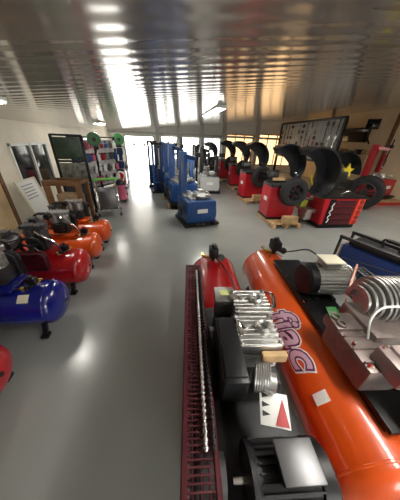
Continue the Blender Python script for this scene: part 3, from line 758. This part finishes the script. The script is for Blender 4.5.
dup(dkt, (1.75, 11.2, 0), 6, 'light grey tyre changer in the middle of the inner row')
dup(dkt, (1.75, 12.9, 0), -5, 'light grey tyre changer nearest the back wall in the inner row')
dup(dkt, (.5, 13.9, 0), 3, 'light grey tyre changer by the back windows')
for (x, y, lb) in ((.42, 7.15, 'wooden pallet under the second blue tyre changer'), (.22, 8.35, 'wooden pallet under the third blue tyre changer'), (-.02, 9.7, 'wooden pallet under the fourth blue tyre changer')):
    dup(pal, (x, y, 0), 0, lb).scale = (1.2, .80, 1)
# blue lift posts filling the row
for k, (x, y, h, lb) in enumerate([(-.48, 9.05, 1.86, 'tall blue boxed frame beside the second and third tyre changers'), (-.74, 10.30, 1.9, 'tall blue boxed frame nearer the doorway')]):
    t = thing('wheel_lift', lb, 'wheel lift', (x, y, 0), 0, 'blue lifting frames in the middle row')
    for s in (-1, 1): MB().box((s*.16, 0, h/2+.05), (.09, .14, h), .01).build('post', mblue if k == 0 else dblue, t)
    MB().box((0, 0, .05), (.5, .34, .1), .01).build('base', black, t)
    MB().box((0, .02, h*.3), (.26, .09, h*.45), .01).build('panel', dblue, t)
    MB().box((0, 0, h+.04), (.46, .18, .08), .02).build('crossbeam', black, t)
    MB().box((0, -.12, .45), (.3, .16, .05), .01).build('carriage', mblue, t)

# ---------------------------------------------------------------- right side
# tool board on the right wall
BX = 7.5
bd = thing('tool_board', 'large dark framed pegboard crowded with hanging tools, behind the biggest hood', 'tool board', (BX, 11.8, 0), 0)
y0, y1, zb, zt = -2.7, 2.6, 1.42, 3.12
pegm = mat('grey pegboard', (.46, .45, .42), .6, var=.2, scale=9)
MB().span((-.04, y0, zb), (.0, y1, zt), .01).build('panel', pegm, bd)
for nm, a, b_ in (('top_rail', (-.1, y0-.08, zt), (.04, y1+.08, zt+.1)), ('bottom_rail', (-.1, y0-.08, zb-.1), (.04, y1+.08, zb)),
                  ('end_post', (-.1, y0-.12, 0), (.04, y0, zt)), ('end_post', (-.1, y1, 0), (.04, y1+.12, zt)), ('middle_post', (0, -.06, 0), (.08, .06, zt))):
    MB().span(a, b_, .01).build(nm, black, bd)
tm = [silver, black, dgrey, red, grey, chrome, dblue]
def tool(kind, p, m, rot):
    y, z = p; mb = MB(); x = BX-.085
    if kind == 0:   # spanner
        mb.bar((0, 0, -.12), (0, 0, .12), .02, .035, up=(1, 0, 0)); mb.lathe([(.02, -.008), (.045, -.008), (.045, .008), (.02, .008), (.02, -.008)], AX((0, 0, .15), (1, 0, 0)), 12); mb.cyl((-.01, 0, -.13), (.01, 0, -.13), .04, seg=6); nm, ct = 'spanner', 'spanner'
    elif kind == 1:  # hammer
        mb.cyl((0, 0, -.17), (0, 0, .12), .014); mb.box((0, 0, .14), (.04, .15, .05), .01); nm, ct = 'hammer', 'hammer'
    elif kind == 2:  # pliers
        mb.bar((0, -.05, -.15), (0, .015, .04), .02, .02); mb.bar((0, .05, -.15), (0, -.015, .04), .02, .02); mb.box((0, 0, .07), (.02, .05, .08), .01); nm, ct = 'pliers', 'pliers'
    elif kind == 3:  # reel / disc
        mb.lathe([(.03, -.02), (.10, -.02), (.10, .02), (.03, .02), (.03, -.02)], AX((0, 0, 0), (1, 0, 0)), 20); nm, ct = 'hose_coil', 'hose coil'
    else:
        mb.box((0, 0, 0), (.03, .13, .20), .01); mb.box((0, 0, .13), (.02, .05, .05), .005); nm, ct = 'blister_pack', 'tool pack'
    o = mb.build(nm, m)
    o.location = (x, y, z); o.scale = (1., .92, .84); o.rotation_euler = (R(rot), 0, 0)
    return o, ct
protos = {}
words = {0: 'spanner', 1: 'hammer', 2: 'pair of pliers', 3: 'coil', 4: 'tool pack'}
mw = {silver: 'silver', black: 'black', dgrey: 'dark grey', red: 'red', grey: 'grey', chrome: 'chrome', dblue: 'dark blue'}
for r_ in range(6):
    for c_ in range(14):
        k = random.choice((0, 0, 1, 2, 3, 4)); m = random.choice(tm)
        o, ct = tool(k, (9.32+c_*.375+random.uniform(-.02, .02), 1.58+r_*.275), m, random.choice((-6, 0, 0, 6)))
        row = ['lowest', 'second lowest', 'third lowest', 'third highest', 'second highest', 'top'][r_]
        tag(o, '%s %s hanging in the %s row of the tool board' % (mw[m], words[k], row), ct, '%s %ss in the %s row of the tool board' % (mw[m], words[k].replace('pair of ', ''), row))
# television, monitor arm
tv = thing('television', 'black flat television mounted on the tan right wall', 'television', (XR-.08, 11.1, 2.62))
MB().box((0, 0, 0), (.06, 1.8, .66), .015).build('housing', black, tv); MB().box((-.034, 0, 0), (.006, 1.72, .58), .002).build('screen', screen, tv)
MB().box((.054, 0, 0), (.05, .4, .3), .01).build('wall_bracket', black, tv)
mo = thing('monitor', 'smaller tilted black monitor on an arm right of the television', 'monitor', (XR-.40, 9.85, 3.0))
mo.rotation_euler = (0, 0, R(35))
MB().box((0, 0, .05), (.05, .52, .42), .012).build('housing', black, mo); MB().box((-.028, 0, .05), (.006, .47, .37), .002).build('screen', screen, mo)
MB().tube([(.02, 0, -.05), (.1, .05, -.3), (.25, .05, -.55), (.40, -.05, -.75)], .035).build('arm', black, mo)
# shelf with parts below the TV
sh = thing('wall_shelf', 'cream wall shelf below the television', 'shelf', (XR-.24, 10.6, 1.72))
MB().box((0, 0, 0), (.46, 2.3, .04), .006).build('board', cream, sh)
MB().box((.1, 0, -.5), (.44, 2.3, .03), .006).build('lower_board', cream, sh)
for s in (-1, 1): MB().span((-.2, s*1.13-.015, -1.7), (.23, s*1.13+.015, .02)).build('side_panel', cream, sh)
for k, (dy, h_, w_, m, nm, lb, ct) in enumerate([(-.85, .18, .3, wood, 'cardboard_box', 'brown cardboard box on the wall shelf below the television', 'box'),
        (-.4, .22, .34, black, 'tool_case', 'black tool case on the wall shelf', 'tool case'), (.1, .14, .4, dgrey, 'grinder', 'dark grey bench grinder on the wall shelf', 'grinder'),
        (.65, .2, .3, brown, 'parts_bin', 'brown parts bin on the wall shelf', 'bin')]):
    t = thing(nm, lb, ct, (XR-.26, 10.6+dy, 1.741))
    MB().box((0, 0, h_/2), (.28, w_, h_), .015).build('case' if k != 2 else 'body', m, t)
    MB().box((0, 0, h_+.012), (.29, w_+.01, .02), .005).build('lid', grey if k == 1 else m, t)
# red machine at the right edge on a cream platform
t = tyre_changer('large red tyre changer with tall column on a pale platform by the right wall', (9.1, 8.0, .16), mred, mred, rz=15, group=None)
t.scale = (1.12, 1.12, 1.12)
pl = pallet('red edged pale platform under the red tyre changer by the right wall', (9.1, 7.9, 0), (1.55, 1.7), .14, 'wooden_platform', 'platform', None)
MB().box((0, -.87, .06), (1.57, .03, .12), .005).build('red_edge', red, pl)
# tool trolley with bags between
t = thing('tool_trolley', 'tall red and black trolley frame by the right wall', 'trolley', (8.35, 9.6, 0), 10)
for sx in (-1, 1):
    for sy in (-1, 1): MB().bar((sx*.3, sy*.2, .08), (sx*.3, sy*.2, 1.45), .035).build('post', dgrey, t)
for z in (.3, .8, 1.4): MB().box((0, 0, z), (.66, .46, .04), .01).box((0, -.22, z+.06), (.64, .02, .12), .004).build('tray', red, t)
for sx in (-1, 1):
    for sy in (-1, 1): MB().cyl((sx*.3-.015, sy*.2, .045), (sx*.3+.015, sy*.2, .045), .045).build('caster', rubber, t)

# ---------------------------------------------------------------- left side displays
# white board leaning on the wall
t = thing('display_board', 'white framed board leaning below the window behind the compressors', 'board', (-3.45, 5.92, 0), 0)
t.rotation_euler = (0, R(-14), 0)
MB().box((0, 0, .54), (.03, .75, 1.08), .005).build('panel', white, t)
MB().box((.02, 0, 1.07), (.03, .8, .04)).box((.02, 0, .02), (.03, .8, .04)).box((.02, .385, .54), (.03, .04, 1.08)).box((.02, -.385, .54), (.03, .04, 1.08)).build('frame', cream, t)
mb = MB()
for k in range(5): mb.box((.018, -.05, .95-k*.08), (.004, .45-.05*(k % 2), .02))
mb.build('printed_lines', grey, t)
t = thing('packing_crate', 'open brown wooden crate frame behind the farthest orange compressor', 'crate frame', (-2.36, 4.92, 0), -6)
for s in (-1, 1):
    MB().box((s*.34, 0, .57), (.10, .10, 1.14), .008).build('post', brown, t)
    MB().box((s*.34, .40, .57), (.08, .08, 1.14), .008).build('post', brown, t)
    MB().box((s*.34, .2, 1.17), (.10, .50, .06), .008).build('side_rail', brown, t)
MB().box((0, 0, 1.17), (.78, .12, .10), .008).build('top_rail', brown, t)
MB().box((0, .40, 1.17), (.78, .08, .08), .008).build('top_rail', brown, t)
MB().box((0, 0, .10), (.60, .08, .1), .008).build('bottom_rail', brown, t)
MB().box((0, .22, .5), (.5, .3, .8), .03).build('packed_box', mat('tan cardboard', (.36, .25, .15), .7, var=.2), t)

# tall black display stand
t = thing('display_stand', 'tall black display stand with dark catalogue panels next to the window', 'display stand', (-2.72, 6.6, 0), 12)
for s in (-1, 1): MB().box((s*.36, 0, 1.05), (.07, .07, 2.1), .006).build('post', black, t)
for k, (z, m) in enumerate(((1.77, mat('dark green card', (.03, .06, .035), .4, var=.5, scale=9)), (1.13, mat('grey picture card', (.16, .17, .14), .4, var=.8, scale=8)), (.52, mat('dark blue card', (.03, .04, .06), .4, var=.7, scale=9)))):
    MB().box((0, .0, z), (.66, .03, .54), .004).build('picture_panel', m, t)
for z in (2.09, 1.45, .81, .2): MB().box((0, 0, z), (.74, .06, .05), .004).build('crossbar', black, t)
for s in (-1, 1): MB().box((s*.36, 0, .03), (.09, .5, .06), .01).build('foot', black, t)
# hanging tool rack
rk = thing('tool_rack', 'black rack hung with coloured packs past the tall display stand', 'rack', (-2.45, 7.95, 0), 62)
for s in (-1, 0, 1): MB().box((s*.95, 0, 1.04), (.06, .06, 2.08), .006).build('post', black, rk)
MB().box((0, .03, 1.25), (1.85, .02, 1.45), .004).build('back_panel', mat('pale perforated panel', (.5, .48, .47), .5, var=.3, scale=12), rk)
for z in (2.05, 1.55, 1.05, .5): MB().box((0, 0, z), (1.9, .06, .04), .004).build('rail', black, rk)
MB().box((0, -.2, .35), (1.9, .45, .04), .006).build('shelf', dgrey, rk)
for s in (-1, 1): MB().box((s*.95, 0, .025), (.09, .6, .05), .01).build('foot', black, rk)
cols = [(red, 'red'), (white, 'white'), (white, 'white'), (mblue, 'blue'), (pink, 'pink'), (black, 'black'), (grey, 'grey'), (silver, 'silver')]
M62 = Matrix.Translation((-2.45, 7.95, 0)) @ Matrix.Rotation(R(62), 4, 'Z')
rn = ['bottom', 'lower middle', 'upper middle', 'top']
for r_ in range(4):
    for c_ in range(9):
        m, cn = random.choice(cols); mb = MB().box((0, 0, 0), (.13+random.uniform(-.05, .03), .05, .20+random.uniform(-.07, .04)), .012)
        if random.random() < .5: mb.cyl((0, 0, .08), (0, 0, .15), .03)
        else: mb.box((0, 0, .12), (.06, .02, .08), .004)
        o = mb.build('tool_pack', m); o.location = M62 @ Vector((-.84+c_*.21, -.085, .72+r_*.36)); o.rotation_euler = (0, R(random.uniform(-9, 9)), R(62))
        tag(o, '%s tool pack hanging in the %s row of the black rack' % (cn, rn[r_]), 'tool pack', '%s packs in the %s row of the rack' % (cn, rn[r_]))
def fan(x, y, z, lb):
    t = thing('hose_reel', lb, 'hose reel', (x, y, z), 20, 'green hose reels above the rack')
    MB().lathe([(.05, -.05), (.19, -.05), (.2, 0), (.19, .05), (.05, .05), (.05, -.05)], AX((0, 0, .2), (0, 1, 0)), 28).build('hose', green, t)
    MB().cyl((0, -.07, .2), (0, .07, .2), .06).build('drum', black, t)
    MB().box((0, 0, .0), (.12, .16, .04), .005).box((0, 0, -.0), (.03, .16, .1)).build('bracket', black, t)
fan(-2.25, 7.35, 1.80, 'green hose reel hanging high up, next to the tall display stand')
fan(-1.86, 8.98, 1.80, 'green and yellow hose reel at the far end of the rack')
# chrome trolley
t = thing('service_trolley', 'chrome tubular trolley with a grey tray and lime green handle before the rack', 'trolley', (-1.85, 6.35, 0), 12)
for sx in (-1, 1):
    MB().tube([(sx*.3, -.3, .06), (sx*.28, -.26, .5), (sx*.26, -.1, .92), (sx*.26, .1, .98)], .018).build('front_tube', chrome, t)
    MB().tube([(sx*.3, .3, .06), (sx*.28, .2, .5), (sx*.26, .1, .98)], .018).build('rear_tube', chrome, t)
    for sy in (-1, 1): MB().cyl((sx*.3-.02, sy*.3, .05), (sx*.3+.02, sy*.3, .05), .05).build('caster', rubber, t)
MB().box((0, -.21, .52), (.48, .03, .60), .02, rot=(R(-14), 0, 0)).build('grey_panel', grey, t)
MB().box((0, 0, .22), (.54, .55, .03), .008).build('tray', grey, t)
MB().cyl((-.32, .02, 1.0), (.32, .02, 1.02), .04).build('handle', lime, t)
t = thing('red_vacuum', 'pink and red upright cleaner standing beside the chrome trolley', 'vacuum cleaner', (-1.75, 7.7, 0), 0); t.name = 'vacuum_cleaner'
MB().cyl((0, 0, .08), (0, 0, .60), .17, .16, seg=24).build('drum', pink, t); MB().lathe([(.17, 0), (.17, .06), (.1, .16), (0, .17)], AX((0, 0, .6), (0, 0, 1)), 24).build('motor_head', black, t)
MB().tube([(.1, 0, .7), (.2, -.1, .95), (.05, -.15, 1.05), (-.1, -.1, .8)], .025).build('hose', white, t)
for k in range(4):
    a = k*PI/2+.7; MB().sph((math.cos(a)*.16, math.sin(a)*.16, .04), .04).build('caster', rubber, t)
# oil drainer, blue machine with dark top
t = thing('oil_dispenser', 'blue oil dispenser with black top standing near the doorway, past the racks', 'oil dispenser', (-2.35, 11.3, 0), 0)
MB().cyl((0, 0, .1), (0, 0, 1.0), .22, seg=24).build('tank', dblue, t); MB().cyl((0, 0, 1.0), (0, 0, 1.6), .09).box((0, 0, 1.45), (.28, .22, .3), .03).build('pump_column', dblue, t)
MB().box((0, 0, 1.75), (.26, .24, .26), .05).build('pump_head', black, t); MB().box((0, 0, .05), (.5, .5, .1), .02).build('base', black, t)
MB().tube([(.1, 0, 1.7), (.3, -.1, 1.5), (.28, -.1, .9), (.2, -.05, .7)], .02).build('hose', black, t)
t = thing('floor_jack', 'red trolley machine with chrome bars standing before the blue oil dispenser', 'floor machine', (-2.15, 9.9, 0), 0)
MB().box((0, 0, .45), (.40, .5, .6), .05).build('body', red, t); MB().box((0, 0, .79), (.36, .42, .08), .02).build('lid', black, t)
MB().box((-.35, .1, .5), (.24, .4, .5), .04).build('side_box', wood, t)
MB().tube([(-.15, .2, .8), (-.15, .3, 1.1), (.15, .3, 1.1), (.15, .2, .8)], .018).build('handle', chrome, t)
for k in range(4):
    sx, sy = (-1, 1)[k % 2], (-1, 1)[k//2]; MB().cyl((sx*.17-.02, sy*.2, .07), (sx*.17+.02, sy*.2, .07), .07).build('wheel', rubber, t)

# car seen outside through the doorway
t = thing('car', 'pale car parked far outside, seen through the bright doorway', 'car', (-7, 57, -.03), 0)
MB().prism([(-2, .3), (2, .3), (2.05, .8), (1.3, .95), (.7, 1.4), (-.9, 1.42), (-1.6, .95), (-2.05, .85)], 1.6, Matrix.Translation((0, .8, 0)) @ Matrix.Rotation(PI/2, 4, 'X'), .05).build('body', mat('pale red car', (.5, .3, .3), .4), t)
for sx in (-1.25, 1.25):
    for sy in (-.8, .8): MB().cyl((sx, sy-.1, .32), (sx, sy+.1, .32), .32).build('wheel', rubber, t)

# ---------------------------------------------------------------- sky, camera
W = bpy.data.worlds.new('sky'); bpy.context.scene.world = W; W.use_nodes = True
bg = W.node_tree.nodes['Background']; bg.inputs['Color'].default_value = (1, .985, .95, 1); bg.inputs['Strength'].default_value = 5
H = 2.15; F = 199.; th = R(2.0)
d = Vector((168-200, -(137-250), -F)).normalized()
u0 = Vector((-math.sin(th), math.cos(th), 0)); u = (u0-d*u0.dot(d)).normalized(); x = d.cross(u)
cam = bpy.data.cameras.new('camera'); co = bpy.data.objects.new('camera', cam); C.objects.link(co)
M = Matrix((x, d, u)).to_4x4(); M.translation = (0, 0, H); co.matrix_world = M
cam.sensor_fit = 'HORIZONTAL'; cam.sensor_width = 36; cam.lens = 36*F/400; cam.clip_start = .02; cam.clip_end = 300
sc = bpy.context.scene; sc.camera = co
sc.view_settings.view_transform = 'Standard'; sc.view_settings.look = 'None'; sc.view_settings.gamma = 1; sc.view_settings.use_curve_mapping = False
sc.view_settings.exposure = 1.5
